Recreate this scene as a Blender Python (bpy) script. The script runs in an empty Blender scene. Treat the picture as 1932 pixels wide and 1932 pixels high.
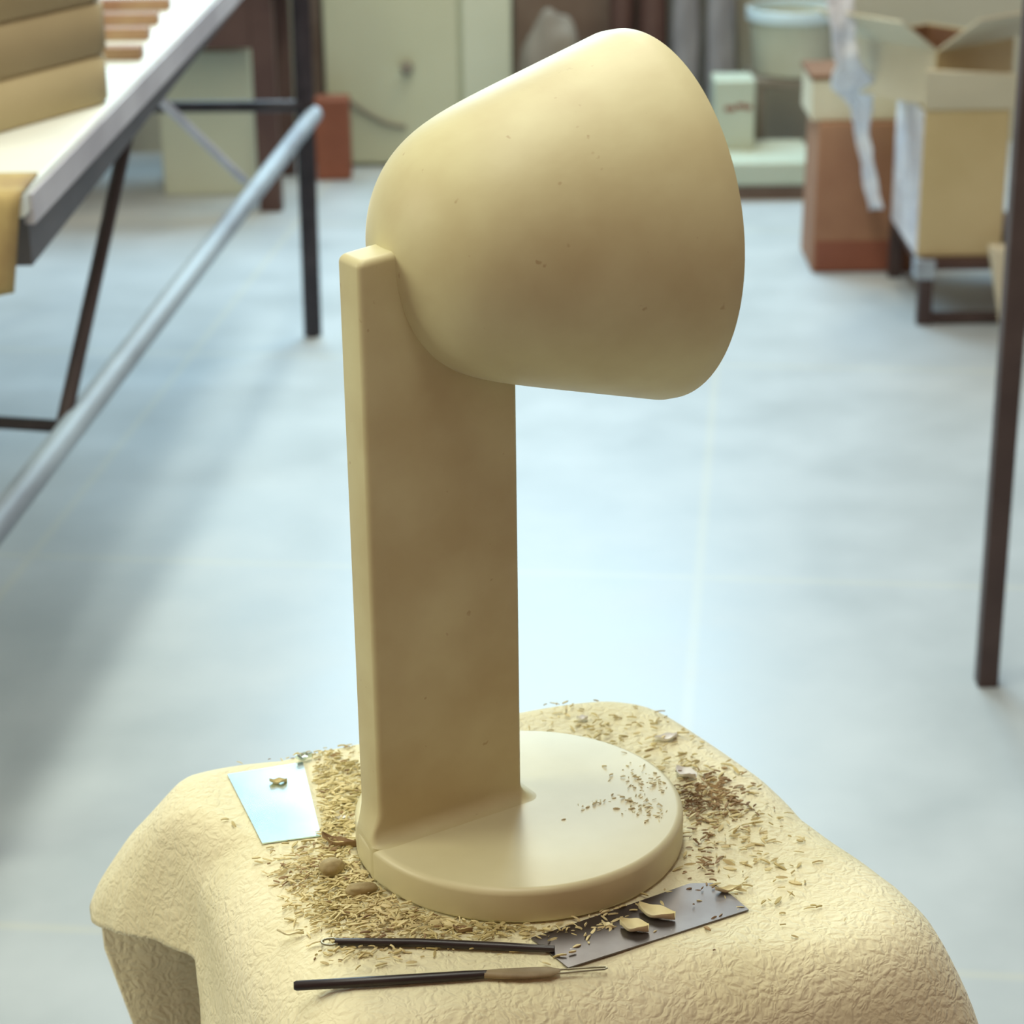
import bpy, bmesh, math, random
from mathutils import Vector, Matrix, noise

random.seed(7)
C = bpy.context.scene.collection
SC = bpy.context.scene

# ------------------------------------------------------------------ camera, world, light, exposure
cam_d = bpy.data.cameras.new('camera'); cam = bpy.data.objects.new('camera', cam_d); C.objects.link(cam)
cam_d.sensor_width = 36; cam_d.lens = 4200 / 1932 * 36
TH, RO = math.radians(21.77), math.radians(-0.77)
cam.matrix_world = Matrix.Translation((0, 0, 1.5)) @ Matrix.Rotation(math.pi / 2 - TH, 4, 'X') @ Matrix.Rotation(RO, 4, 'Z')
cam_d.dof.use_dof = True; cam_d.dof.focus_distance = 1.34; cam_d.dof.aperture_fstop = 10.0
cam_d.clip_start = .05
SC.camera = cam

world = bpy.data.worlds.new('world'); SC.world = world; world.use_nodes = True
wn, wl = world.node_tree.nodes, world.node_tree.links
wb = wn['Background']; wb.inputs[1].default_value = .28
# the unseen rest of the workshop: warm and dim towards the camera's back, cooler towards the windows at the rear
w_tc = wn.new('ShaderNodeTexCoord'); w_sp = wn.new('ShaderNodeSeparateXYZ'); w_mr = wn.new('ShaderNodeMapRange')
w_mr.inputs['From Min'].default_value = -.6; w_mr.inputs['From Max'].default_value = .8
w_rp = wn.new('ShaderNodeValToRGB'); w_rp.color_ramp.elements[0].color = (1.0, .52, .34, 1); w_rp.color_ramp.elements[1].color = (.62, .80, .95, 1)
wl.new(w_tc.outputs['Generated'], w_sp.inputs[0]); wl.new(w_sp.outputs['Y'], w_mr.inputs['Value'])
wl.new(w_mr.outputs['Result'], w_rp.inputs['Fac']); wl.new(w_rp.outputs['Color'], wb.inputs[0])

def area(name, loc, target, sx, sy, power, col):
    d = bpy.data.lights.new(name, 'AREA'); d.shape = 'RECTANGLE'; d.size = sx; d.size_y = sy
    d.energy = power; d.color = col
    o = bpy.data.objects.new(name, d); C.objects.link(o); o.location = loc
    o.rotation_euler = (Vector(target) - Vector(loc)).to_track_quat('-Z', 'Y').to_euler()
    return o
area('skylight', (-.10, 3.05, 3.4), (-.10, 3.05, 0), .35, 5.7, 113, (1.0, 1.0, .86))
area('rear_window', (-.2, 6.72, 2.3), (-.1, 2.6, .6), 2.0, 1.3, 118, (.54, .82, 1.0))
area('rear_lamp', (.7, 5.8, 2.7), (.2, 5.5, 0), .5, .5, 16, (1.0, .82, .52))
area('side_fill', (-3.2, 1.1, 2.4), (-.2, 1.3, .95), 1.4, 1.2, 60, (1.0, 1.0, .76))  # added fill light from the left, stands for no known window

SC.view_settings.view_transform = 'Standard'; SC.view_settings.look = 'None'
SC.view_settings.exposure = 0.0; SC.view_settings.gamma = 1.0
SC.view_settings.use_curve_mapping = False

# ------------------------------------------------------------------ helpers
def tag(o, label=None, cat=None, group=None, kind=None):
    if label: o['label'] = label
    if cat: o['category'] = cat
    if group: o['group'] = group
    if kind: o['kind'] = kind
    return o

def thing(name, label, cat, loc=(0, 0, 0), rz=0, group=None):
    o = bpy.data.objects.new(name, None); C.objects.link(o)
    o.empty_display_size = .05
    o.location = loc; o.rotation_euler = (0, 0, rz)
    return tag(o, label, cat, group)

def obj(name, bm, mat, parent=None, smooth=None, bevel=0, seg=2):
    bmesh.ops.recalc_face_normals(bm, faces=bm.faces[:])
    me = bpy.data.meshes.new(name); bm.to_mesh(me); bm.free()
    o = bpy.data.objects.new(name, me); C.objects.link(o)
    if mat: me.materials.append(mat)
    if parent is not None: o.parent = parent
    if smooth is not None:
        for p in me.polygons: p.use_smooth = True
        if smooth < 180:
            me.set_sharp_from_angle(angle=math.radians(smooth))
    if bevel:
        m = o.modifiers.new('bevel', 'BEVEL'); m.width = bevel; m.segments = seg; m.limit_method = 'ANGLE'
        m.angle_limit = math.radians(40)
    return o

def box(bm, x0, x1, y0, y1, z0, z1, M=None):
    vs = [bm.verts.new(Vector((x, y, z)) if M is None else M @ Vector((x, y, z)))
          for z in (z0, z1) for y in (y0, y1) for x in (x0, x1)]
    for f in ((0, 2, 3, 1), (4, 5, 7, 6), (0, 1, 5, 4), (2, 6, 7, 3), (0, 4, 6, 2), (1, 3, 7, 5)):
        bm.faces.new([vs[i] for i in f])
    return bm

def hexa(bm, pts):
    """eight corners: four below, four above, both counter-clockwise"""
    v = [bm.verts.new(p) for p in pts]
    for f in ((3, 2, 1, 0), (4, 5, 6, 7), (0, 1, 5, 4), (1, 2, 6, 5), (2, 3, 7, 6), (3, 0, 4, 7)):
        bm.faces.new([v[i] for i in f])
    return bm

def tube(bm, pts, r, n=10, cap=True, flat=None):
    pts = [Vector(p) for p in pts]
    if not isinstance(r, (list, tuple)): r = [r] * len(pts)
    rings = []; up = Vector((0, 0, 1)); pu = None
    for i, p in enumerate(pts):
        t = (pts[min(i + 1, len(pts) - 1)] - pts[max(i - 1, 0)]).normalized()
        if pu is None:
            ref = up if abs(t.z) < .9 else Vector((1, 0, 0))
        else: ref = pu
        s = t.cross(ref).normalized(); u = s.cross(t).normalized(); pu = u
        fl = flat[i] if flat else 1.0
        rings.append([bm.verts.new(p + r[i] * (math.cos(2 * math.pi * k / n) * s + fl * math.sin(2 * math.pi * k / n) * u)) for k in range(n)])
    for a, b in zip(rings, rings[1:]):
        for k in range(n): bm.faces.new((a[k], a[(k + 1) % n], b[(k + 1) % n], b[k]))
    if cap:
        bm.faces.new(rings[0][::-1]); bm.faces.new(rings[-1])
    return bm

def lathe(bm, prof, n=96, M=None, close=False):
    rings = []
    for r, z in prof:
        if r < 1e-6:
            v = Vector((0, 0, z)); rings.append([bm.verts.new(M @ v if M else v)])
        else:
            rr = []
            for k in range(n):
                v = Vector((r * math.cos(2 * math.pi * k / n), r * math.sin(2 * math.pi * k / n), z))
                rr.append(bm.verts.new(M @ v if M else v))
            rings.append(rr)
    pairs = list(zip(rings, rings[1:]))
    if close: pairs.append((rings[-1], rings[0]))
    for a, b in pairs:
        if len(a) == 1 and len(b) == 1: continue
        for k in range(n):
            k2 = (k + 1) % n
            if len(a) == 1: bm.faces.new((a[0], b[k], b[k2]))
            elif len(b) == 1: bm.faces.new((a[k], a[k2], b[0]))
            else: bm.faces.new((a[k], a[k2], b[k2], b[k]))
    return bm

def bar(name, p, q, r, mat, parent, square=False):
    bm = bmesh.new(); tube(bm, [p, q], r, 4 if square else 12)
    return obj(name, bm, mat, parent, smooth=40, bevel=.002 if square else 0)

def srgb(r, g, b):
    f = lambda c: (c / 255 / 12.92) if c / 255 <= .04045 else ((c / 255 + .055) / 1.055) ** 2.4
    return (f(r), f(g), f(b), 1)

def mat(name, c1, c2=None, scale=6, rough=.7, metal=0, bump=0, bscale=60, spec=.4, detail=4, stretch=None, dist=.003,
        lo=.35, hi=.65, speck=None, sscale=90, sthr=.72, trans=0):
    m = bpy.data.materials.new(name); m.use_nodes = True; nt = m.node_tree; N, L = nt.nodes, nt.links
    b = N['Principled BSDF']; b.inputs['Roughness'].default_value = rough; b.inputs['Metallic'].default_value = metal
    b.inputs['Specular IOR Level'].default_value = spec
    if trans: b.inputs['Transmission Weight'].default_value = trans
    tc = N.new('ShaderNodeTexCoord'); vec = tc.outputs['Object']
    if stretch:
        mp = N.new('ShaderNodeMapping'); mp.inputs['Scale'].default_value = stretch
        L.new(vec, mp.inputs['Vector']); vec = mp.outputs['Vector']
    if c2 is None: b.inputs['Base Color'].default_value = c1
    else:
        n = N.new('ShaderNodeTexNoise'); n.inputs['Scale'].default_value = scale; n.inputs['Detail'].default_value = detail
        r = N.new('ShaderNodeValToRGB'); r.color_ramp.elements[0].position = lo; r.color_ramp.elements[1].position = hi
        r.color_ramp.elements[0].color = c1; r.color_ramp.elements[1].color = c2
        L.new(vec, n.inputs['Vector']); L.new(n.outputs['Fac'], r.inputs['Fac'])
        out = r.outputs['Color']
        if speck:
            n2 = N.new('ShaderNodeTexNoise'); n2.inputs['Scale'].default_value = sscale; n2.inputs['Detail'].default_value = 2
            r2 = N.new('ShaderNodeValToRGB'); r2.color_ramp.elements[0].position = sthr; r2.color_ramp.elements[1].position = sthr + .05
            mx = N.new('ShaderNodeMixRGB'); mx.inputs['Color2'].default_value = speck
            L.new(vec, n2.inputs['Vector']); L.new(n2.outputs['Fac'], r2.inputs['Fac']); L.new(r2.outputs['Color'], mx.inputs['Fac'])
            L.new(out, mx.inputs['Color1']); out = mx.outputs['Color']
        L.new(out, b.inputs['Base Color'])
    if bump:
        n3 = N.new('ShaderNodeTexNoise'); n3.inputs['Scale'].default_value = bscale; n3.inputs['Detail'].default_value = 6
        bp = N.new('ShaderNodeBump'); bp.inputs['Strength'].default_value = bump; bp.inputs['Distance'].default_value = dist
        L.new(vec, n3.inputs['Vector']); L.new(n3.outputs['Fac'], bp.inputs['Height']); L.new(bp.outputs['Normal'], b.inputs['Normal'])
    return m

# ------------------------------------------------------------------ materials
M_model = mat('model_wood', (.535, .475, .26, 1), (.63, .60, .35, 1), 13, .62, bump=.12, bscale=140, spec=.4, dist=.001,
              speck=(.47, .39, .21, 1), sscale=120, sthr=.72)
M_model.node_tree.nodes['Principled BSDF'].inputs['Coat Weight'].default_value = .17
M_model.node_tree.nodes['Principled BSDF'].inputs['Coat Roughness'].default_value = .35
M_model.node_tree.nodes['Principled BSDF'].inputs['Sheen Weight'].default_value = .25
M_model.node_tree.nodes['Principled BSDF'].inputs['Sheen Roughness'].default_value = .35
M_model_disc = mat('model_disc', (.61, .565, .34, 1), (.68, .64, .41, 1), 12, .45, bump=.06, bscale=140, spec=.5, dist=.001)
M_shaving = mat('shaving', (.50, .42, .19, 1), (.76, .67, .38, 1), 30, .8)
M_shaving_d = mat('shaving_dark', (.20, .12, .06, 1), (.46, .33, .17, 1), 40, .8)
M_lump = mat('lump', (.30, .24, .12, 1), (.40, .32, .16, 1), 60, .8, bump=.3, bscale=200)
M_pale = mat('pale_chip', (.72, .66, .40, 1), (.80, .75, .52, 1), 60, .7)
M_white = mat('white_flake', (.82, .82, .80, 1))
M_steel_b = mat('bright_steel', (.74, .86, .88, 1), (.55, .72, .74, 1), 14, .22, metal=1.0)
M_steel_d = mat('dark_steel', (.12, .105, .10, 1), (.17, .16, .16, 1), 24, .36, metal=.85, speck=(.35, .34, .32, 1), sscale=160, sthr=.72)
M_tool = mat('tool_black', (.018, .013, .015, 1), (.03, .022, .022, 1), 60, .35)
M_toolwood = mat('tool_wood', (.20, .145, .075, 1), (.28, .22, .12, 1), 60, .55)
M_wire = mat('tool_wire', (.30, .28, .20, 1), None, rough=.4, metal=.7)
M_iron = mat('dark_iron', (.018, .013, .017, 1), (.04, .03, .035, 1), 20, .5)
M_iron_b = mat('brown_iron', (.055, .036, .034, 1), (.075, .052, .048, 1), 10, .55)
M_zinc = mat('zinc_tube', (.40, .49, .56, 1), (.24, .28, .33, 1), 9, .55, metal=.1, stretch=(1, .3, 1))
M_top = mat('white_worktop', (.70, .76, .70, 1), (.80, .84, .78, 1), 3, .5)
M_edge = mat('grey_edge', (.46, .45, .50, 1), (.60, .60, .65, 1), 5, .6)
M_apron = mat('grey_apron', (.10, .10, .115, 1), (.16, .155, .17, 1), 4, .6)
M_kraft = mat('kraft_board', (.33, .26, .14, 1), (.40, .32, .18, 1), 3, .8)
M_kraft2 = mat('kraft_light', (.47, .385, .20, 1), (.55, .46, .26, 1), 3, .8)
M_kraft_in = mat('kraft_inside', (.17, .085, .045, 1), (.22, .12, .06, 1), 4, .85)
M_terra = mat('brown_carton', (.29, .145, .083, 1), (.36, .195, .112, 1), 5, .75)
M_beige = mat('beige_carton', (.56, .52, .38, 1), (.64, .60, .45, 1), 4, .75)
M_cream = mat('cream_panel', (.46, .50, .36, 1), (.52, .56, .42, 1), 2, .6)
M_cream2 = mat('cream_panel_light', (.50, .56, .44, 1), (.56, .62, .50, 1), 2, .6)
M_red = mat('red_block', (.21, .072, .04, 1), (.27, .095, .055, 1), 6, .7)
M_dkbrown = mat('dark_brown_wood', (.062, .032, .028, 1), (.095, .055, .045, 1), 5, .6)
M_brown = mat('brown_panel', (.12, .085, .065, 1), (.19, .15, .12, 1), 4, .7)
M_greyb = mat('grey_sheet', (.17, .18, .20, 1), (.30, .32, .35, 1), 6, .55, stretch=(3, 3, .6))
M_sack = mat('grey_sack', (.19, .175, .145, 1), (.25, .235, .195, 1), 6, .85, bump=.5, bscale=20)
M_green = mat('pale_green', (.46, .55, .45, 1), (.52, .60, .50, 1), 4, .5)
M_bucket = mat('bucket_plastic', (.42, .47, .38, 1), (.50, .54, .44, 1), 5, .45)
M_rim = mat('bucket_rim', (.55, .72, .80, 1), None, rough=.35)
M_film = mat('white_film', (.82, .85, .88, 1), (.62, .66, .74, 1), 14, .3, bump=.8, bscale=22, dist=.02)
M_cloth = mat('yellow_cloth', (.52, .42, .18, 1), (.30, .20, .10, 1), 14, .85, stretch=(1, 1, .5))
M_wall = mat('wall_paint', (.42, .44, .36, 1), (.48, .50, .42, 1), 1.5, .8)
M_slat = mat('slat_wood', (.26, .12, .07, 1), (.42, .30, .17, 1), 9, .7)

def hide_mat():
    m = bpy.data.materials.new('suede_hide'); m.use_nodes = True; nt = m.node_tree; N, L = nt.nodes, nt.links
    b = N['Principled BSDF']; b.inputs['Roughness'].default_value = .85; b.inputs['Specular IOR Level'].default_value = .25
    b.inputs['Sheen Weight'].default_value = .15; b.inputs['Sheen Roughness'].default_value = .5
    tc = N.new('ShaderNodeTexCoord'); uv = tc.outputs['Object']
    n = N.new('ShaderNodeTexNoise'); n.inputs['Scale'].default_value = 11; n.inputs['Detail'].default_value = 5
    r = N.new('ShaderNodeValToRGB'); e = r.color_ramp.elements
    e[0].position, e[1].position = .3, .7
    e[0].color, e[1].color = (.70, .655, .42, 1), (.78, .735, .51, 1)
    L.new(uv, n.inputs['Vector']); L.new(n.outputs['Fac'], r.inputs['Fac']); L.new(r.outputs['Color'], b.inputs['Base Color'])
    # wrinkles: distorted cell borders, two sizes
    w = N.new('ShaderNodeTexNoise'); w.inputs['Scale'].default_value = 38; w.inputs['Detail'].default_value = 3
    mx = N.new('ShaderNodeMixRGB'); mx.blend_type = 'ADD'; mx.inputs['Fac'].default_value = .022
    L.new(uv, w.inputs['Vector']); L.new(uv, mx.inputs['Color1']); L.new(w.outputs['Color'], mx.inputs['Color2'])
    hs = []
    for sc, top in ((120, .34), (280, .38)):
        v = N.new('ShaderNodeTexVoronoi'); v.feature = 'DISTANCE_TO_EDGE'; v.inputs['Scale'].default_value = sc
        L.new(mx.outputs['Color'], v.inputs['Vector'])
        mr = N.new('ShaderNodeMapRange'); mr.inputs['From Max'].default_value = top; mr.interpolation_type = 'SMOOTHSTEP'
        L.new(v.outputs['Distance'], mr.inputs['Value']); hs.append(mr.outputs['Result'])
    fn = N.new('ShaderNodeTexNoise'); fn.inputs['Scale'].default_value = 420; fn.inputs['Detail'].default_value = 3
    L.new(uv, fn.inputs['Vector'])
    a = N.new('ShaderNodeMath'); a.operation = 'MULTIPLY_ADD'; a.inputs[1].default_value = .45
    L.new(hs[1], a.inputs[0]); L.new(hs[0], a.inputs[2])
    a2 = N.new('ShaderNodeMath'); a2.operation = 'MULTIPLY_ADD'; a2.inputs[1].default_value = .35
    L.new(fn.outputs['Fac'], a2.inputs[0]); L.new(a.outputs[0], a2.inputs[2])
    bp = N.new('ShaderNodeBump'); bp.inputs['Strength'].default_value = .5; bp.inputs['Distance'].default_value = .0011
    L.new(a2.outputs[0], bp.inputs['Height']); L.new(bp.outputs['Normal'], b.inputs['Normal'])
    return m
M_hide = hide_mat()

def floor_mat():
    m = bpy.data.materials.new('workshop_floor'); m.use_nodes = True; nt = m.node_tree; N, L = nt.nodes, nt.links
    b = N['Principled BSDF']; b.inputs['Roughness'].default_value = .38; b.inputs['Specular IOR Level'].default_value = .5
    tc = N.new('ShaderNodeTexCoord')
    mp = N.new('ShaderNodeMapping'); mp.inputs['Rotation'].default_value = (0, 0, math.radians(6.6))
    mp.inputs['Location'].default_value = (.085, .02, 0)
    L.new(tc.outputs['Object'], mp.inputs['Vector'])
    br = N.new('ShaderNodeTexBrick'); br.offset = 0; br.squash = 1
    br.inputs['Scale'].default_value = 1; br.inputs['Brick Width'].default_value = 1.16; br.inputs['Row Height'].default_value = 1.16
    br.inputs['Mortar Size'].default_value = .012; br.inputs['Mortar Smooth'].default_value = .6
    br.inputs['Color1'].default_value = (0, 0, 0, 1); br.inputs['Color2'].default_value = (0, 0, 0, 1); br.inputs['Mortar'].default_value = (1, 1, 1, 1)
    L.new(mp.outputs['Vector'], br.inputs['Vector'])
    n = N.new('ShaderNodeTexNoise'); n.inputs['Scale'].default_value = 5; n.inputs['Detail'].default_value = 7
    r = N.new('ShaderNodeValToRGB'); r.color_ramp.elements[0].position = .3; r.color_ramp.elements[1].position = .7
    r.color_ramp.elements[0].color = (.40, .46, .485, 1); r.color_ramp.elements[1].color = (.48, .54, .565, 1)
    L.new(tc.outputs['Object'], n.inputs['Vector']); L.new(n.outputs['Fac'], r.inputs['Fac'])
    mx = N.new('ShaderNodeMixRGB'); mx.inputs['Color2'].default_value = (.62, .62, .46, 1)
    k = N.new('ShaderNodeMath'); k.operation = 'MULTIPLY'; k.inputs[1].default_value = .22
    L.new(br.outputs['Fac'], k.inputs[0]); L.new(k.outputs[0], mx.inputs['Fac'])
    L.new(r.outputs['Color'], mx.inputs['Color1']); L.new(mx.outputs['Color'], b.inputs['Base Color'])
    rr = N.new('ShaderNodeMapRange'); rr.inputs['To Min'].default_value = .28; rr.inputs['To Max'].default_value = .5
    L.new(n.outputs['Fac'], rr.inputs['Value']); L.new(rr.outputs['Result'], b.inputs['Roughness'])
    return m
M_floor = floor_mat()

# ------------------------------------------------------------------ setting
bm = bmesh.new(); box(bm, -4.5, 4.5, -1.5, 6.9, -.1, 0); tag(obj('floor', bm, M_floor), kind='structure')
bm = bmesh.new(); box(bm, -4.5, 4.5, 6.78, 6.9, 0, 1.25); tag(obj('wall_back', bm, M_wall), kind='structure')

# ------------------------------------------------------------------ stool
ZT = .7739                                     # top of the hide
SX, SY, SROT = -.005, 1.25, math.radians(22)
st = thing('modelling_stool', 'square wooden stool hidden beneath the cream suede hide', 'stool', (SX, SY, 0), SROT)
bm = bmesh.new(); box(bm, -.132, .132, -.132, .132, ZT - .031, ZT - .0034); obj('seat', bm, M_toolwood, st, bevel=.008)
for sx in (-1, 1):
    for sy in (-1, 1):
        bm = bmesh.new()
        a, b_ = .108, .116
        tube(bm, [(sx * b_, sy * b_, 0), (sx * a, sy * a, ZT - .031)], .021, 4)
        obj('leg', bm, M_toolwood, st, bevel=.003)
for k in range(4):
    bm = bmesh.new(); Mr = Matrix.Rotation(k * math.pi / 2, 4, 'Z')
    box(bm, -.10, .10, .104, .118, .2, .235, Mr); obj('stretcher', bm, M_toolwood, st, bevel=.002)

# ------------------------------------------------------------------ suede hide
KEY = [  # azimuth, droop angle, roll radius, hanging length
    (0, 70, .050, .34), (22, 76, .030, .32), (45, 70, .032, .32), (67, 60, .035, .30), (90, 72, .03, .34), (112, 80, .025, .36),
    (130, 78, .028, .36), (142, 64, .032, .34), (149, 60, .036, .30), (152, 55, .04, .27), (154, 39, .042, .15), (157, 40, .045, .132), (161, 46, .05, .125), (166, 58, .05, .105),
    (172, 72, .05, .085), (180, 82, .05, .078), (184, 82, .05, .095), (187, 82, .05, .16), (190, 82, .05, .30), (202, 80, .05, .36),
    (225, 72, .05, .36), (247, 62, .05, .36), (270, 66, .062, .36), (292, 66, .066, .36), (312, 74, .06, .36), (325, 70, .055, .36),
    (338, 58, .05, .36), (350, 62, .052, .35), (360, 70, .050, .34)]
def hk(az):
    az %= 360
    for a, b_ in zip(KEY, KEY[1:]):
        if a[0] <= az <= b_[0]:
            t = (az - a[0]) / (b_[0] - a[0]); t = t * t * (3 - 2 * t) * .5 + t * .5
            return [a[i] + (b_[i] - a[i]) * t for i in (1, 2, 3)]
def half_width(az):
    az = az % 360
    bump = lambda c, w: max(0, 1 - (abs((az - c + 180) % 360 - 180) / w)) ** 1
    return .178 + .018 * min(1, 1.6 * bump(5, 62)) + .010 * min(1, 1.4 * bump(292, 60)) + .018 * min(1, 1.5 * bump(338, 34)) + .020 * min(1, 1.5 * bump(161, 17))
def edge_r(az):
    a = math.radians(az) - SROT; n = 7.0
    return half_width(az) / (abs(math.cos(a)) ** n + abs(math.sin(a)) ** n) ** (1 / n)
def hide_point(az, u):
    """u in 0..1: 0..0.5 across the top, 0.5..1 down the hanging part"""
    dl, rho, ln = hk(az); e = edge_r(az); dl = math.radians(dl)
    r0 = e - rho * .75
    if u <= .5:
        r, z = r0 * (u / .5) , 0
    else:
        s = (u - .5) / .5 * (ln + rho * .75)
        arc = rho * dl
        if s <= arc:
            t = s / rho; r = r0 + rho * math.sin(t); z = -rho * (1 - math.cos(t))
        else:
            q = s - arc
            r = r0 + rho * math.sin(dl); z = -rho * (1 - math.cos(dl)); n = 12
            for i in range(n):                   # the fall steepens towards the free edge
                g = min(math.radians(86), dl + 3.2 * q * (i + .5) / n); r += q / n * math.cos(g); z -= q / n * math.sin(g)
    a = math.radians(az)
    p = Vector((SX + r * math.cos(a), SY + r * math.sin(a), ZT + z))
    k = min(1, max(0, (u - .5) / .2))
    if k:
        nn = noise.noise(p * 9) * .008 + noise.noise(p * 23) * .003
        p += Vector((math.cos(a) * .8, math.sin(a) * .8, .6)) * nn * k
    return p
def hide_z(x, y):
    az = math.degrees(math.atan2(y - SY, x - SX)); dl, rho, ln = hk(az); r = math.hypot(x - SX, y - SY); r0 = edge_r(az) - rho * .75
    if r <= r0: return ZT
    q = min(.98, (r - r0) / rho)
    return ZT - rho * (1 - math.sqrt(1 - q * q))
bm = bmesh.new(); NA, NS = 432, 72
cv = bm.verts.new((SX, SY, ZT)); rings = []
for i in range(1, NS + 1):
    u = i / NS
    rings.append([bm.verts.new(hide_point(360 * k / NA, u)) for k in range(NA)])
for k in range(NA): bm.faces.new((cv, rings[0][k], rings[0][(k + 1) % NA]))
for a, b_ in zip(rings, rings[1:]):
    for k in range(NA): bm.faces.new((a[k], b_[k], b_[(k + 1) % NA], a[(k + 1) % NA]))
hide = obj('suede_hide', bm, M_hide, smooth=180)
sm = hide.modifiers.new('thick', 'SOLIDIFY'); sm.thickness = .0028; sm.offset = -1
tag(hide, 'cream suede hide draped over the stool under the table lamp model', 'hide')

# ------------------------------------------------------------------ lamp model
PHI = math.radians(33)
LX, LY = .0019, 1.2543
ZB = ZT + .0004
lamp = thing('table_lamp', 'cream wooden table lamp model with tilted bell shade on slab column and round base', 'lamp', (LX, LY, ZB), PHI)
HB, RB = .0234, .105
prof = [(0, 0), (RB - .003, 0)]
for k in range(0, 5):
    a = -math.pi / 2 + k / 4 * math.pi / 2; prof.append((RB - .003 + .003 * math.cos(a), .003 + .003 * math.sin(a)))
rt = .0045
for k in range(0, 8):
    a = k / 7 * math.pi / 2; prof.append((RB - rt + rt * math.cos(a), HB - rt + rt * math.sin(a)))
prof += [(RB * .6, HB), (0, HB)]
bm = bmesh.new(); lathe(bm, prof, 160); obj('base', bm, M_model_disc, lamp, smooth=50)

# column: stacked rounded-rectangle sections, flared into the base, rounded over at the sloping top
def rrect(x0, x1, y0, y1, rc, n=8):
    rc = max(.0004, min(rc, (x1 - x0) / 2 - 1e-5, (y1 - y0) / 2 - 1e-5)); out = []
    for cx, cy, a0 in ((x1 - rc, y1 - rc, 0), (x0 + rc, y1 - rc, 90), (x0 + rc, y0 + rc, 180), (x1 - rc, y0 + rc, 270)):
        for k in range(n):
            a = math.radians(a0 + 90 * k / (n - 1)); out.append((cx + rc * math.cos(a), cy + rc * math.sin(a)))
    return out
CX0, CX1, CY0, CY1 = -.0965, .0078, .0075, .0335
ZTOP, RT, FR = .3945, .0045, .009
zs = [.0012, HB * .5, HB - .002] + [HB + FR * (1 - math.cos(k / 8 * math.pi / 2)) for k in range(9)]
zs += [HB + FR + (ZTOP - RT - HB - FR) * (k / 36) ** 1.5 for k in range(1, 37)]
zs += [ZTOP - RT + RT * math.sin(k / 8 * math.pi / 2) for k in range(1, 9)]
bm = bmesh.new(); rings = []
for z in zs:
    o = 0
    if z < HB + FR:
        d = max(0, HB + FR - max(z, HB)); o = FR - math.sqrt(max(0, FR * FR - d * d))
    if z > ZTOP - RT:
        d = z - (ZTOP - RT); o = -(RT - math.sqrt(max(0, RT * RT - d * d)))
    ring = []
    for x, y in rrect(CX0 - min(0, o), CX1 + o, CY0 - o, CY1 + o, .0035 + max(0, o) * .6 + (min(0, o) * .4)):
        # outer end slightly convex, running out tangentially into the rim of the base
        if x < CX0 + .012:
            k0 = min(1, max(0, (CX0 + .012 - x) / .012))
            x += -.0022 * math.cos((y - .0205) / .013 * math.pi / 2 * .95) * k0
            t = min(1, max(0, (HB + .022 - z) / .022)); xr = -math.sqrt((RB + .0002) ** 2 - y * y)
            x += (xr - x) * k0 * t * t * (3 - 2 * t)
        rr = math.hypot(x, y); lim = RB + .0002
        if z < HB + FR and rr > lim: x *= lim / rr; y *= lim / rr
        wz = min(1, max(0, (z - .3) / .09))
        zz = z + wz * .10 * (x - CX0)
        ring.append(bm.verts.new((x, y, zz)))
    rings.append(ring)
n = len(rings[0])
for a, b_ in zip(rings, rings[1:]):
    for k in range(n): bm.faces.new((a[k], a[(k + 1) % n], b_[(k + 1) % n], b_[k]))
bm.faces.new(rings[0][::-1]); bm.faces.new(rings[-1])
obj('column', bm, M_model, lamp, smooth=50)

# shade: bell turned about its (almost level) axis, hollow, open mouth away from the camera
ph, ta = math.radians(29.1157), math.radians(1.07)
d = Vector((math.cos(ph) * math.cos(ta), math.sin(ph) * math.cos(ta), math.sin(ta)))
nn = Vector((-math.sin(ph), math.cos(ph), 0)); uu = d.cross(nn)
Rm, kk, LL, pp, qq = .1137, .2827, .1753, 8.963, 1.6455
def rad(s): return (Rm - kk * s) * max(0, 1 - (s / LL) ** pp) ** (1 / qq)
outer = [(0, -LL)]
for i in range(1, 60):
    t = i / 60; s = LL * (1 - t ** 2.2); outer.append((rad(s), -s))
outer.append((Rm - .0016, -.0006)); outer.append((Rm - .0035, 0))
inner = [(Rm - .0065, -.0015)]
th = .008
for i in range(30):
    s = (LL - th) * (i + 1) / 31
    inner.append((max(.004, rad(s * LL / (LL - th)) - th * .98), -s))
inner.append((0, -(LL - th)))
bm = bmesh.new()
W = Matrix(((nn.x, uu.x, d.x, .0795), (nn.y, uu.y, d.y, 1.3186), (nn.z, uu.z, d.z, 1.1652), (0, 0, 0, 1)))
Li = (Matrix.Translation((LX, LY, ZB)) @ Matrix.Rotation(PHI, 4, 'Z')).inverted()
lathe(bm, outer + inner, 160, Li @ W)
obj('shade', bm, M_model, lamp, smooth=50)

# ------------------------------------------------------------------ scrapers
def plate(name, pts, z, th, m, label, cat, bend=0):
    cx = sum(p[0] for p in pts) / len(pts); cy = sum(p[1] for p in pts) / len(pts)
    bm = bmesh.new()
    lo = [bm.verts.new((p[0] - cx, p[1] - cy, 0)) for p in pts]; hi = [bm.verts.new((p[0] - cx, p[1] - cy, th)) for p in pts]
    bm.faces.new(lo[::-1]); bm.faces.new(hi)
    for k in range(len(pts)): bm.faces.new((lo[k], lo[(k + 1) % len(pts)], hi[(k + 1) % len(pts)], hi[k]))
    o = obj(name, bm, m); o.location = (cx, cy, z)
    return tag(o, label, cat)
plate('steel_scraper', [(-.196, 1.341), (-.163, 1.248), (-.126, 1.257), (-.146, 1.357)], ZT + .0006, .0009, M_steel_b,
      'bright rectangular steel scraper lying on the hide left of the lamp', 'scraper')
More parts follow.
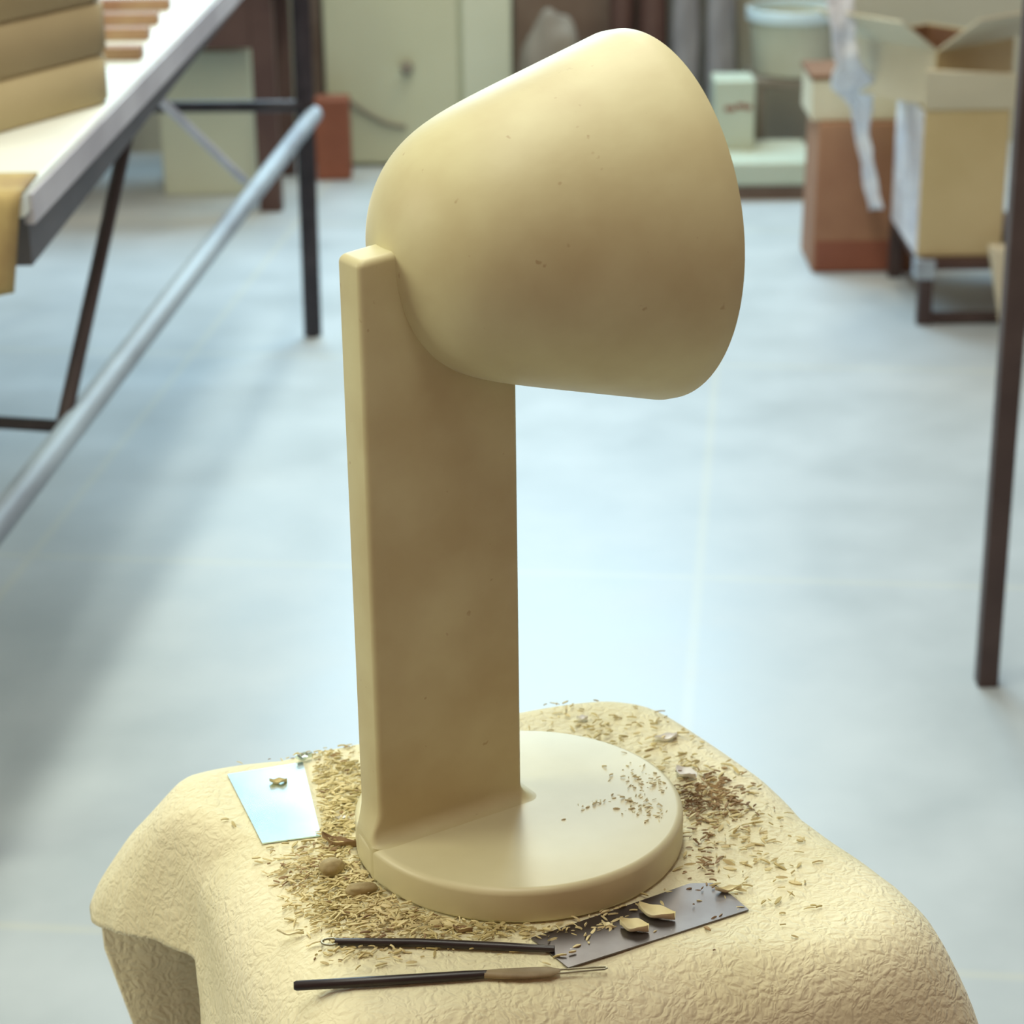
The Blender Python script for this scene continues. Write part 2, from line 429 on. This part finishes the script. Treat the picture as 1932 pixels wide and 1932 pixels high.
plate('steel_scraper', [(.008, 1.133), (.029, 1.101), (.084, 1.1305), (.140, 1.161), (.131, 1.178), (.121, 1.192), (.107, 1.192), (.058, 1.162)],
      ZT + .0006, .0009, M_steel_d, 'dark grey steel scraper sheet lying in front of the lamp base', 'scraper')

# ------------------------------------------------------------------ modelling tools
t1 = thing('modelling_tool', 'thin black modelling tool with curled wire end, nearer the lamp base', 'tool', (-.04, 1.123, ZT))
bm = bmesh.new(); tube(bm, [(-.068, .0055, .0034), (-.02, .0035, .0034), (.03, -.002, .0034), (.0615, -.0055, .0034)], [.0022, .0026, .0026, .0021], 12)
obj('handle', bm, M_tool, t1, smooth=50)
bm = bmesh.new()
pts = [(-.066, .0075, .0034)] + [(-.070 + .006 * math.cos(a), .0055 + .0036 * math.sin(a), .0034) for a in [math.radians(q) for q in range(80, 290, 15)]] + [(-.066, .004, .0034)]
tube(bm, pts, .0007, 6); obj('wire_loop', bm, M_wire, t1, smooth=60)

t2 = thing('modelling_tool', 'black handled modelling tool with flat wooden blade at the front of the hide', 'tool', (-.04, 1.09, ZT))
bm = bmesh.new(); tube(bm, [(-.0885, -.0072, .0036), (-.087, -.0071, .0036), (-.04, -.0035, .0036), (.01, .001, .0036), (.022, .0022, .0036)], [.0022, .0029, .0030, .0028, .0024], 14)
obj('handle', bm, M_tool, t2, smooth=50)
bm = bmesh.new(); tube(bm, [(.020, .002, .0036), (.030, .0025, .0034), (.044, .0035, .003), (.058, .0055, .0025), (.064, .0068, .002)], [.0024, .0042, .0052, .0046, .0022], 14, flat=[1, .55, .35, .3, .4])
obj('blade', bm, M_toolwood, t2, smooth=60)
bm = bmesh.new(); tube(bm, [(.058, .0072, .0022), (.075, .0098, .0016), (.0905, .0112, .0014), (.0915, .0100, .0014), (.0900, .0088, .0014), (.075, .0066, .0016), (.056, .0030, .0022)], .0006, 6)
obj('wire_loop', bm, M_wire, t2, smooth=60)

# ------------------------------------------------------------------ chips one could pick up
def chip(name, x, y, L, W, th, ang, m, label, curl=.3, z=ZT + .0004, tilt=0, group=None, cat='wood chip', point=1.0):
    """a curled, pointed flake"""
    bm = bmesh.new(); n = 12; top = []; bot = []
    for i in range(n + 1):
        t = i / n * 2 - 1; w = W * .5 * max(.08, (1 - abs(t) ** 2.2)) ** (.8 * point)
        row, rowb = [], []
        for j in range(7):
            q = j / 6 * 2 - 1
            h = curl * W * (q * q) + curl * L * .12 * t * t + .0006 * math.sin(5 * t + q)
            row.append(bm.verts.new((t * L / 2, q * w + .08 * L * t * t, h + th)))
            rowb.append(bm.verts.new((t * L / 2, q * w + .08 * L * t * t, h)))
        top.append(row); bot.append(rowb)
    for i in range(n):
        for j in range(6):
            bm.faces.new((top[i][j], top[i + 1][j], top[i + 1][j + 1], top[i][j + 1]))
            bm.faces.new((bot[i][j + 1], bot[i + 1][j + 1], bot[i + 1][j], bot[i][j]))
        bm.faces.new((top[i][0], bot[i][0], bot[i + 1][0], top[i + 1][0])); bm.faces.new((top[i][6], top[i + 1][6], bot[i + 1][6], bot[i][6]))
    for e in (0, n):
        for j in range(6): bm.faces.new((top[e][j], top[e][j + 1], bot[e][j + 1], bot[e][j]))
    o = obj(name, bm, m, smooth=70); o.location = (x, y, z); o.rotation_euler = (tilt, 0, ang)
    return tag(o, label, cat, group)
def lump(x, y, L, W, ang, label):
    bm = bmesh.new(); bmesh.ops.create_icosphere(bm, subdivisions=4, radius=1)
    for v in bm.verts:
        p = v.co.copy(); k = 1 + .14 * noise.noise(p * 1.6 + Vector((x * 90, y * 90, 0)))
        v.co = Vector((p.x * L / 2 * k, p.y * W / 2 * k * (1 - .25 * p.x), (p.z * .46 * W * k)))
    o = obj('clay_lump', bm, M_lump, smooth=180); o.location = (x, y, ZT + W * .43); o.rotation_euler = (0, .08, ang)
    return tag(o, label, 'lump')
lump(-.1155, 1.2105, .0165, .0125, math.radians(32), 'oval olive lump among shavings, the one farther from the camera')
lump(-.0955, 1.186, .0205, .0095, math.radians(14), 'long brown lump among shavings close to the lamp base edge')
PS = ZT + .0016
chip('wood_chip', .083, 1.1535, .024, .011, .0011, math.radians(-28), M_pale, 'curled pale leaf-shaped chip on the dark scraper, the farther one', .36, PS)
chip('wood_chip', .069, 1.139, .018, .011, .0011, math.radians(-22), M_pale, 'curled pale leaf-shaped chip on the dark scraper, the nearer one', .36, PS)
chip('wood_chip', .0535, 1.1445, .009, .0028, .0008, math.radians(-38), M_pale, 'tiny pale splinter on the dark scraper left of the curled chips', .3, PS)
chip('wood_chip', .130, 1.1815, .017, .004, .0012, math.radians(12), M_pale, 'narrow tan splinter across the far corner of the dark scraper', .4, PS)
chip('wood_chip', -.136, 1.142, .0165, .0034, .001, math.radians(-6), M_pale, 'pale flat sliver lying alone on the hide left of the tools', .2)
chip('wood_chip', -.114, 1.279, .010, .004, .001, math.radians(-5), M_white, 'small white flake between the bright scraper and the column', .2)
chip('wood_chip', -.114, 1.245, .026, .006, .0016, math.radians(-25), M_shaving_d, 'dark brown curved shaving touching the left side of the lamp base', .5)
chip('wood_chip', -.160, 1.327, .012, .005, .0010, math.radians(5), M_shaving, 'olive flake lying on top of the bright scraper', .3, PS)
chip('wood_chip', -.033, 1.142, .012, .004, .0012, math.radians(-10), M_shaving_d, 'brown shaving just under the front of the lamp base', .4)
chip('wood_chip', .106, 1.384, .017, .007, .0014, math.radians(20), M_white, 'bright white flake on the hide behind the lamp base', .28)
chip('wood_chip', .1145, 1.331, .017, .010, .0014, math.radians(-40), M_white, 'white curled flake touching the right side of the lamp base', .3)
chip('wood_chip', .048, 1.415, .008, .005, .0012, math.radians(10), M_white, 'tiny white flake on the back corner of the hide', .4)
chip('wood_chip', -.145, 1.3605, .012, .006, .0010, math.radians(25), M_steel_b, 'silvery flake at the far corner of the bright scraper', .4, PS)

# ------------------------------------------------------------------ uncountable shavings
def inside_base(x, y, m=.002): return math.hypot(x - LX, y - LY) < RB + m
def shavings(name, spots, m, label, zf, keep, lmin=.0025, lmax=.010):
    bm = bmesh.new()
    for cx, cy, sx, sy, ang, cnt in spots:
        for _ in range(cnt):
            u, v = random.gauss(0, sx), random.gauss(0, sy)
            x = cx + u * math.cos(ang) - v * math.sin(ang); y = cy + u * math.sin(ang) + v * math.cos(ang)
            if not keep(x, y): continue
            L = random.uniform(lmin, lmax) * random.uniform(.5, 1); W = L * random.uniform(.10, .32); a = random.gauss(.25, .7)
            t = random.uniform(.0003, .0011); c = random.uniform(0, .9) * L * .25; z0 = zf(x, y) + random.uniform(0, .0024)
            R = Matrix.Translation((x, y, z0)) @ Matrix.Rotation(a, 4, 'Z') @ Matrix.Rotation(random.gauss(0, .16), 4, 'Y') @ Matrix.Rotation(random.gauss(0, .5), 4, 'X')
            prev = None
            for k in range(4):
                s = k / 3 * 2 - 1; w = W * (.35 if k in (0, 3) else 1) / 2; h = c * (1 - s * s) * .5
                ring = [bm.verts.new(R @ Vector((s * L / 2, q * w, h + e * t))) for q, e in ((-1, 0), (1, 0), (1, 1), (-1, 1))]
                if prev:
                    for i in range(4): bm.faces.new((prev[i], prev[(i + 1) % 4], ring[(i + 1) % 4], ring[i]))
                else: bm.faces.new(ring[::-1])
                prev = ring
            bm.faces.new(prev)
    return tag(obj(name, bm, m), label, name.replace('_', ' '), kind='stuff')
def clear(x, y):
    if inside_base(x, y): return False
    # scrapers and the open hide outside the heap stay clean
    if -.196 < x < -.126 and 1.25 < y < 1.36 and abs((x + .158) + (y - 1.30) * .18) < .028: return False
    return hide_z(x, y) > ZT - .0025
def hz(x, y): return hide_z(x, y) + .0002
shavings('wood_shavings', [(-.105, 1.20, .024, .030, .5, 900), (-.085, 1.165, .030, .016, -.3, 650), (-.115, 1.335, .022, .035, .6, 650),
                           (-.12, 1.275, .012, .03, 0, 420), (-.03, 1.148, .035, .006, -.12, 260), (-.09, 1.125, .03, .012, 0, 90),
                           (.07, 1.40, .035, .02, -.5, 130), (.135, 1.27, .02, .06, .3, 330), (.05, 1.15, .03, .012, .45, 60)],
         M_shaving, 'thin straw-coloured wood shavings heaped on the hide around the lamp base', hz, clear)
shavings('dark_shavings', [(.128, 1.302, .014, .018, 0, 330), (-.125, 1.225, .022, .014, .4, 110), (-.105, 1.30, .02, .06, .3, 90), (.118, 1.23, .006, .04, -.1, 80), (-.07, 1.15, .03, .016, 0, 50)],
         M_shaving_d, 'darker brown shavings scattered among the hide wrinkles beside the lamp base', hz, clear, .002, .008)
def on_base(x, y): return math.hypot(x - LX, y - LY) < RB - .007 and (x > .03)
shavings('sanding_dust', [(.086, 1.285, .010, .016, .4, 150), (.080, 1.245, .006, .010, .6, 90), (.045, 1.25, .012, .004, .7, 22)],
         M_pale, 'fine pale dust and crumbs on the right part of the lamp base', lambda x, y: ZB + HB - .0016, on_base, .0015, .005)

# ------------------------------------------------------------------ worktable on the left
tb = thing('trestle_table', 'long white topped worktable on dark steel frame at the left', 'table', (-.9, 3.6, 0))
def T(x, y, z): return (x + .9, y - 3.6, z)
bm = bmesh.new(); hexa(bm, [T(-1.29, 2.50, .872), T(-.5543, 2.50, .872), T(-.475, 4.86, .872), T(-1.22, 4.86, .872), T(-1.29, 2.50, .9), T(-.5543, 2.50, .9), T(-.475, 4.86, .9), T(-1.22, 4.86, .9)])
obj('tabletop', bm, M_top, tb, bevel=.004)
bm = bmesh.new(); hexa(bm, [T(-.5613, 2.53, .858), T(-.5498, 2.53, .858), T(-.4715, 4.86, .850), T(-.483, 4.86, .850), T(-.5613, 2.53, .893), T(-.5498, 2.53, .893), T(-.4715, 4.86, .893), T(-.483, 4.86, .893)])
obj('edge_band', bm, M_edge, tb)
bm = bmesh.new(); hexa(bm, [T(-.597, 2.56, .80), T(-.564, 2.56, .80), T(-.490, 4.84, .842), T(-.520, 4.84, .842), T(-.597, 2.56, .872), T(-.564, 2.56, .872), T(-.490, 4.84, .872), T(-.520, 4.84, .872)])
obj('apron_rail', bm, M_apron, tb)
bar('leg', T(-.447, 4.85, 0), T(-.437, 4.85, .90), .021, M_iron, tb, True)
bar('leg', T(-1.24, 4.85, 0), T(-1.20, 4.85, .872), .021, M_iron, tb, True)
bar('leg', T(-.82, 2.50, 0), T(-.70, 2.56, .872), .021, M_iron, tb, True)
bar('leg', T(-1.36, 2.50, 0), T(-1.25, 2.56, .872), .021, M_iron, tb, True)
bar('side_tube', T(-.422, 4.86, .505), T(-.63, 2.36, .5), .0185, M_zinc, tb)
bar('cross_bar', T(-.43, 4.85, .525), T(-1.21, 4.85, .53), .013, M_iron, tb)
bar('cross_bar', T(-.605, 2.837, .5), T(-1.33, 3.0, .5), .009, M_iron, tb)
bar('brace', T(-.557, 3.349, .85), T(-.605, 2.837, .5), .0105, M_iron_b, tb)
bar('brace', T(-.560, 3.43, .85), T(-.513, 4.263, .5), .0085, M_edge, tb)

# cardboard carton with layered seams on the table, near corner rounded
def rounded_box(bm, x0, x1, y0, y1, z0, z1, rc, M=None):
    n = 6; sec = rrect(x0, x1, y0, y1, rc, n); rings = []
    for z in (z0, z0 + .006, z1 - .004, z1):
        ins = .004 if z in (z0, z1) else 0
        cx, cy = (x0 + x1) / 2, (y0 + y1) / 2
        rings.append([bm.verts.new((M or Matrix()) @ Vector((x - math.copysign(ins, x - cx), y - math.copysign(ins, y - cy), z))) for x, y in sec])
    k_ = len(sec)
    for a, b_ in zip(rings, rings[1:]):
        for k in range(k_): bm.faces.new((a[k], a[(k + 1) % k_], b_[(k + 1) % k_], b_[k]))
    bm.faces.new(rings[0][::-1]); bm.faces.new(rings[-1])
ct = thing('cardboard_stack', 'brown cardboard block of layered boards on the white worktable', 'cardboard', (-.782, 2.90, .9), math.radians(60))
z = 0.0006
for i, (h, w) in enumerate(((.066, .0), (.070, .004), (.12, .0))):
    bm = bmesh.new(); rounded_box(bm, -.18, .255 + w, -.15, .20, z, z + h - .0012, .05); obj('board', bm, M_kraft if i else M_kraft2, ct, smooth=50); z += h

# loose slats on the table
for i, (x0, y) in enumerate(((-.60, 3.36), (-.615, 3.53), (-.62, 3.67), (-.622, 3.82))):
    bm = bmesh.new(); box(bm, -.17, .055, -.016, .016, 0, .018)
    o = obj('wooden_stick', bm, M_slat, bevel=.002); o.location = (x0 - .0, y, .9003); o.rotation_euler = (0, 0, math.radians(-2 + i))
    tag(o, ['brown wooden stick lying across the white worktable, nearest of four', 'brown wooden stick lying across the white worktable, second nearest of four',
            'brown wooden stick lying across the white worktable, second farthest of four', 'brown wooden stick lying across the white worktable, farthest of four'][i],
        'stick', 'sticks on the worktable')

# cloth hanging over the near end of the worktable
bm = bmesh.new(); rows = []
for i in range(25):
    s = i / 24 * .215; row = []
    for j in range(21):
        x = -.82 + j / 20 * .266 - max(0, s - .1) * .16 * (j / 20)
        y = 2.492 + (.10 - s if s < .10 else 0) - (0.004 + .010 * (1 + math.sin(j * 1.1 + 1)) * min(1, max(0, s - .10) / .1) if s >= .10 else 0)
        zz = .9035 if s < .10 else .9035 - (s - .10)
        row.append(bm.verts.new((x, y, zz)))
    rows.append(row)
for a, b_ in zip(rows, rows[1:]):
    for j in range(20): bm.faces.new((a[j], a[j + 1], b_[j + 1], b_[j]))
o = obj('hanging_cloth', bm, M_cloth, smooth=70); q = o.modifiers.new('thick', 'SOLIDIFY'); q.thickness = .003; q.offset = 0
tag(o, 'yellow ochre cloth hanging over the near end of the white worktable', 'cloth')

# ------------------------------------------------------------------ things along the back wall
cb = thing('wall_cabinet', 'tall cream cabinet with a round knob against the back wall', 'cabinet', (-.268, 6.55, 0))
bm = bmesh.new(); box(bm, -.262, .285, .012, .22, .0, 1.2); obj('body', bm, M_cream, cb, bevel=.004)
bm = bmesh.new(); box(bm, -.262, .128, -.008, .012, .012, 1.19); dr = obj('door', bm, M_cream, cb, bevel=.004)
bm = bmesh.new(); lathe(bm, [(0, 0), (.012, 0), (.012, .010), (.019, .016), (.019, .026), (.012, .032), (0, .032)], 24, Matrix.Translation((-.022, -.008, .296)) @ Matrix.Rotation(math.pi / 2, 4, 'X'))
obj('knob', bm, M_sack, dr, smooth=40)
bm = bmesh.new(); box(bm, .142, .285, -.008, .012, .012, 1.19); obj('door', bm, M_cream2, cb, bevel=.004)
bm = bmesh.new(); tube(bm, [(-.20 + .17 * t, -.016, .205 - .085 * math.sin(t * math.pi * .5) ) for t in [k / 10 for k in range(11)]], .006, 8)
obj('cable', bm, M_sack, cb, smooth=60)

bm = bmesh.new(); box(bm, -.05, .05, -.045, .045, 0, .235); o = obj('red_block', bm, M_red, bevel=.006); o.location = (-.505, 6.42, .0002)
tag(o, 'brick red block standing on the floor beside the cream cabinet', 'block')

bt = thing('brown_table', 'low dark brown table behind the far end of the worktable', 'table', (-.86, 6.2, 0))
bm = bmesh.new(); box(bm, -.45, .26, -.2, .3, .60, .64); obj('tabletop', bm, M_dkbrown, bt, bevel=.004)
bm = bmesh.new(); box(bm, -.43, .19, -.185, -.16, .448, .60); obj('apron', bm, M_dkbrown, bt, bevel=.003)
for x0, y0 in ((.176, -.19), (-.44, -.19), (.176, .24), (-.44, .24)):
    bm = bmesh.new(); box(bm, x0, x0 + .062, y0, y0 + .05, 0, .60); obj('leg', bm, M_dkbrown, bt, bevel=.003)
bm = bmesh.new(); box(bm, -.13, .13, -.11, .11, 0, .405); o = obj('cream_box', bm, M_cream2, bevel=.005); o.location = (-.845, 6.33, .0002)
tag(o, 'cream box standing under the low dark brown table', 'box')
bm = bmesh.new(); box(bm, -.028, .028, -.02, .02, 0, .9); o = obj('wooden_post', bm, M_brown, bevel=.004); o.location = (-.567, 6.60, .0002)
tag(o, 'narrow brown wooden post at the left edge of the cream cabinet', 'post')

# leaning sheets and rolls right of the cabinet
bm = bmesh.new(); box(bm, -.19, .19, -.012, .012, 0, .95, Matrix.Rotation(-.10, 4, 'X')); o = obj('brown_board', bm, M_brown, bevel=.003); o.location = (.215, 6.62, .002)
tag(o, 'wide brown board leaning on the wall right of the cream cabinet', 'board')
bm = bmesh.new(); bmesh.ops.create_icosphere(bm, subdivisions=4, radius=1)
for v in bm.verts:
    p = v.co.copy(); k = 1 + .12 * noise.noise(p * 2.2); v.co = Vector((p.x * .10 * k, p.y * .08 * k, max(-.98, p.z) * .235 * k * (1 if p.z < .3 else 1)))
o = obj('grey_sack', bm, M_sack, smooth=180); o.location = (.135, 6.44, .232); tag(o, 'grey brown sack standing in front of the wide brown board', 'sack')
for i, (x, r, lean, m, lab) in enumerate(((.33, .034, .02, M_dkbrown, 'dark maroon roll leaning on the wall, leftmost of the leaning rolls'),
                                  (.425, .040, .01, M_dkbrown, 'dark maroon roll leaning between the brown board and the grey rolls'),
                                  (.525, .042, .0, M_greyb, 'blue grey roll leaning on the wall next to the maroon rolls'),
                                  (.632, .046, -.01, M_greyb, 'blue grey roll leaning on the wall beside the pale bucket stand'))):
    bm = bmesh.new(); n = 18; rings = []
    for k in range(9):
        zc = k / 8 * 1.0
        rings.append((lean * zc, .12 * zc, zc))
    tube(bm, rings, [r * (1 + .1 * math.sin(k * 2.1 + i)) for k in range(9)], n); o = obj('leaning_roll', bm, m, smooth=60); o.location = (x, 6.5, .004)
    tag(o, lab, 'roll', 'rolls leaning at the wall')

# bucket on a brown stand
sd = thing('bucket_stand', 'low grey brown stand carrying the pale bucket', 'stand', (.834, 6.50, 0))
bm = bmesh.new(); box(bm, -.13, .13, -.11, .11, .247, .272); obj('top', bm, M_sack, sd, bevel=.003)
for sx in (-1, 1):
    for sy in (-1, 1):
        bm = bmesh.new(); box(bm, sx * .108 - .018, sx * .108 + .018, sy * .09 - .018, sy * .09 + .018, 0, .247); obj('leg', bm, M_sack, sd, bevel=.002)
bk = thing('bucket', 'pale plastic bucket with light blue rim standing near the wall', 'bucket', (.834, 6.50, .2725))
bm = bmesh.new(); lathe(bm, [(0, 0), (.104, 0), (.112, .006), (.130, .168), (.127, .168), (.109, .008), (0, .006)], 48); obj('body', bm, M_bucket, bk, smooth=40)
bm = bmesh.new(); lathe(bm, [(.1305, .157), (.138, .159), (.139, .187), (.134, .191), (.127, .189), (.127, .159)], 48, close=True); obj('rim', bm, M_rim, bk, smooth=40)

# pale green step unit
gs = thing('green_unit', 'low pale green unit with dark plinth on the floor before the wall', 'floor unit', (.70, 6.05, 0))
bm = bmesh.new(); box(bm, -.11, .13, .022, .30, 0, .04); obj('plinth', bm, M_brown, gs)
bm = bmesh.new(); box(bm, -.12, .155, .02, .32, .04, .105); obj('step', bm, M_green, gs, bevel=.006)
bm = bmesh.new(); box(bm, -.115, .0, .19, .32, .105, .30); obj('upright', bm, M_green, gs, bevel=.005)
bm = bmesh.new()
for k, (u, v, w) in enumerate(((-.085, .215, .03), (-.052, .222, .022), (-.028, .218, .018))): box(bm, u, u + w, .1885, .1905, v, v + .014)
obj('red_mark', bm, M_red, gs)

# ------------------------------------------------------------------ right side: cartons, trolley, film
bc = thing('brown_carton', 'tall reddish brown carton standing on the floor below the white film', 'carton', (.872, 5.42, 0))
bm = bmesh.new(); hexa(bm, [(-.125, -.1, 0.0005), (.125, -.1, 0.0005), (.125, .12, .0005), (-.125, .12, .0005), (-.118, -.09, .37), (.112, -.09, .37), (.112, .12, .37), (-.118, .12, .37)])
obj('body', bm, M_terra, bc, bevel=.005)
bm = bmesh.new(); hexa(bm, [(-.117, -.0945, .005), (.10, -.0955, .005), (.10, -.0935, .08), (-.117, -.0925, .08), (-.117, -.1025, .005), (.10, -.1025, .005), (.10, -.1005, .08), (-.117, -.1005, .08)])
obj('bottom_flap', bm, M_red, bc, bevel=.001)
bb = thing('beige_carton', 'beige carton resting on top of the reddish brown carton', 'carton', (.855, 5.44, .3708))
bm = bmesh.new(); box(bm, -.118, .10, -.09, .10, 0, .105); obj('body', bm, M_beige, bb, bevel=.004)
bm = bmesh.new(); box(bm, -.122, .104, -.094, .104, .098, .112); obj('lid', bm, M_kraft_in, bb, bevel=.003)

tr = thing('trolley', 'low metal trolley carrying the large tan carton at the right', 'trolley', (1.03, 5.06, 0))
bm = bmesh.new(); box(bm, -.10, .22, -.19, .24, .128, .154); obj('deck', bm, M_dkbrown, tr, bevel=.003)
for sx, sy in ((-.085, -.178), (.20, -.178), (-.085, .22), (.20, .22)):
    bm = bmesh.new(); box(bm, sx - .016, sx + .016, sy - .014, sy + .014, 0, .128); obj('leg', bm, M_iron_b, tr, bevel=.002)
bm = bmesh.new(); box(bm, -.07, .184, -.19, -.166, .004, .026); obj('foot_rail', bm, M_iron_b, tr, bevel=.002)
bm = bmesh.new(); box(bm, -.112, -.066, -.196, -.15, .108, .1535); obj('corner_bracket', bm, M_zinc, tr, bevel=.004)

lc = thing('tan_carton', 'large tan cardboard carton with white side standing on the trolley', 'carton', (1.02, 5.06, .1545))
bm = bmesh.new(); box(bm, -.095, .095, -.168, .17, 0, .335); obj('body', bm, M_kraft2, lc, bevel=.004)
bm = bmesh.new(); box(bm, -.099, -.0955, -.164, .166, .004, .33); obj('white_side', bm, M_film, lc)
bm = bmesh.new(); hexa(bm, [(-.095, -.172, .335), (.10, -.172, .335), (.10, -.166, .337), (-.095, -.166, .337), (-.105, -.205, .428), (.12, -.205, .415), (.12, -.199, .417), (-.105, -.199, .43)])
obj('flap', bm, M_beige, lc)

oc = thing('open_carton', 'open cardboard carton turned cornerwise on top of the large tan carton', 'carton', (.97, 5.095, .4905), math.radians(38))
s = .13; hh = .125
for k, m in ((0, M_beige), (1, M_kraft2), (2, M_kraft2), (3, M_kraft2)):
    Mr = Matrix.Rotation(k * math.pi / 2, 4, 'Z')
    bm = bmesh.new(); box(bm, -s + .004, s, s - .004, s, 0, hh, Mr); obj('side', bm, [M_kraft2, M_beige, M_kraft2, M_kraft2][k], oc)
bm = bmesh.new(); box(bm, -s + .004, s - .004, -s + .004, s - .004, 0, .004); obj('bottom', bm, M_kraft_in, oc)
for k in range(4):
    Mr = Matrix.Rotation(k * math.pi / 2, 4, 'Z')
    bm = bmesh.new(); box(bm, -s + .006, s - .006, s - .0075, s - .0045, .004, hh - .003, Mr); obj('lining', bm, M_kraft_in, oc)
for k, tl in ((1, 1.0), (2, .95)):
    Mr = Matrix.Rotation(k * math.pi / 2, 4, 'Z') @ Matrix.Translation((0, s, hh)) @ Matrix.Rotation(-tl, 4, 'X')
    bm = bmesh.new(); box(bm, -s, s, -.002, .002, 0.003, .14, Mr); obj('flap', bm, M_beige, oc)

# crumpled film hanging down from the cartons
def ribbon(name, pts, wid, m, label, cat, amp=.012, th=.002):
    bm = bmesh.new(); rows = []; P = [Vector(p) for p in pts]; n = 40
    for i in range(n + 1):
        t = i / n * (len(P) - 1); k = min(int(t), len(P) - 2); f = t - k; p = P[k].lerp(P[k + 1], f); w = wid[k] + (wid[k + 1] - wid[k]) * f
        row = []
        for j in range(9):
            q = j / 8 - .5; r = p + Vector((q * w, 0, .15 * w * q))
            r.y += amp * noise.noise(r * 26 + Vector((3, 1, 7))) - abs(q) * .01; r.x += amp * .6 * noise.noise(r * 31)
            row.append(bm.verts.new(r))
        rows.append(row)
    for a, b_ in zip(rows, rows[1:]):
        for j in range(8): bm.faces.new((a[j], a[j + 1], b_[j + 1], b_[j]))
    o = obj(name, bm, m, smooth=60); q = o.modifiers.new('thick', 'SOLIDIFY'); q.thickness = th
    return tag(o, label, cat)
ribbon('plastic_film', [(.735, 4.98, .75), (.748, 4.98, .66), (.762, 5.0, .58), (.79, 5.06, .515), (.825, 5.16, .45), (.838, 5.19, .36), (.862, 5.20, .26), (.878, 5.20, .19)],
       [.06, .055, .05, .10, .05, .032, .03, .04], M_film, 'crumpled white plastic film hanging between the brown and tan cartons', 'plastic film')
bm = bmesh.new(); hexa(bm, [(1.085, 4.80, .05), (1.125, 4.80, .05), (1.125, 4.815, .05), (1.085, 4.815, .05), (1.048, 4.80, .25), (1.15, 4.80, .25), (1.15, 4.84, .25), (1.048, 4.84, .25)])
o = obj('paper_bag', bm, M_beige, bevel=.006); o.location = (.02, -.01, -.0495); tag(o, 'pale paper bag standing on the floor behind the dark rack post', 'bag')

rk = thing('steel_rack', 'dark brown square steel rack post standing at the right edge', 'rack', (1.1, 3.4, 0))
for x, y in ((-.386, -.37), (.42, -.37), (-.386, -.80), (.42, -.80)):
    bm = bmesh.new(); box(bm, x - .0155, x + .0155, y - .0155, y + .0155, 0, 1.7); obj('post', bm, M_iron_b, rk, bevel=.002)
for z in (1.3, 1.66):
    bm = bmesh.new(); box(bm, -.368, .402, -.815, -.355, z, z + .03); obj('shelf', bm, M_iron_b, rk, bevel=.002)
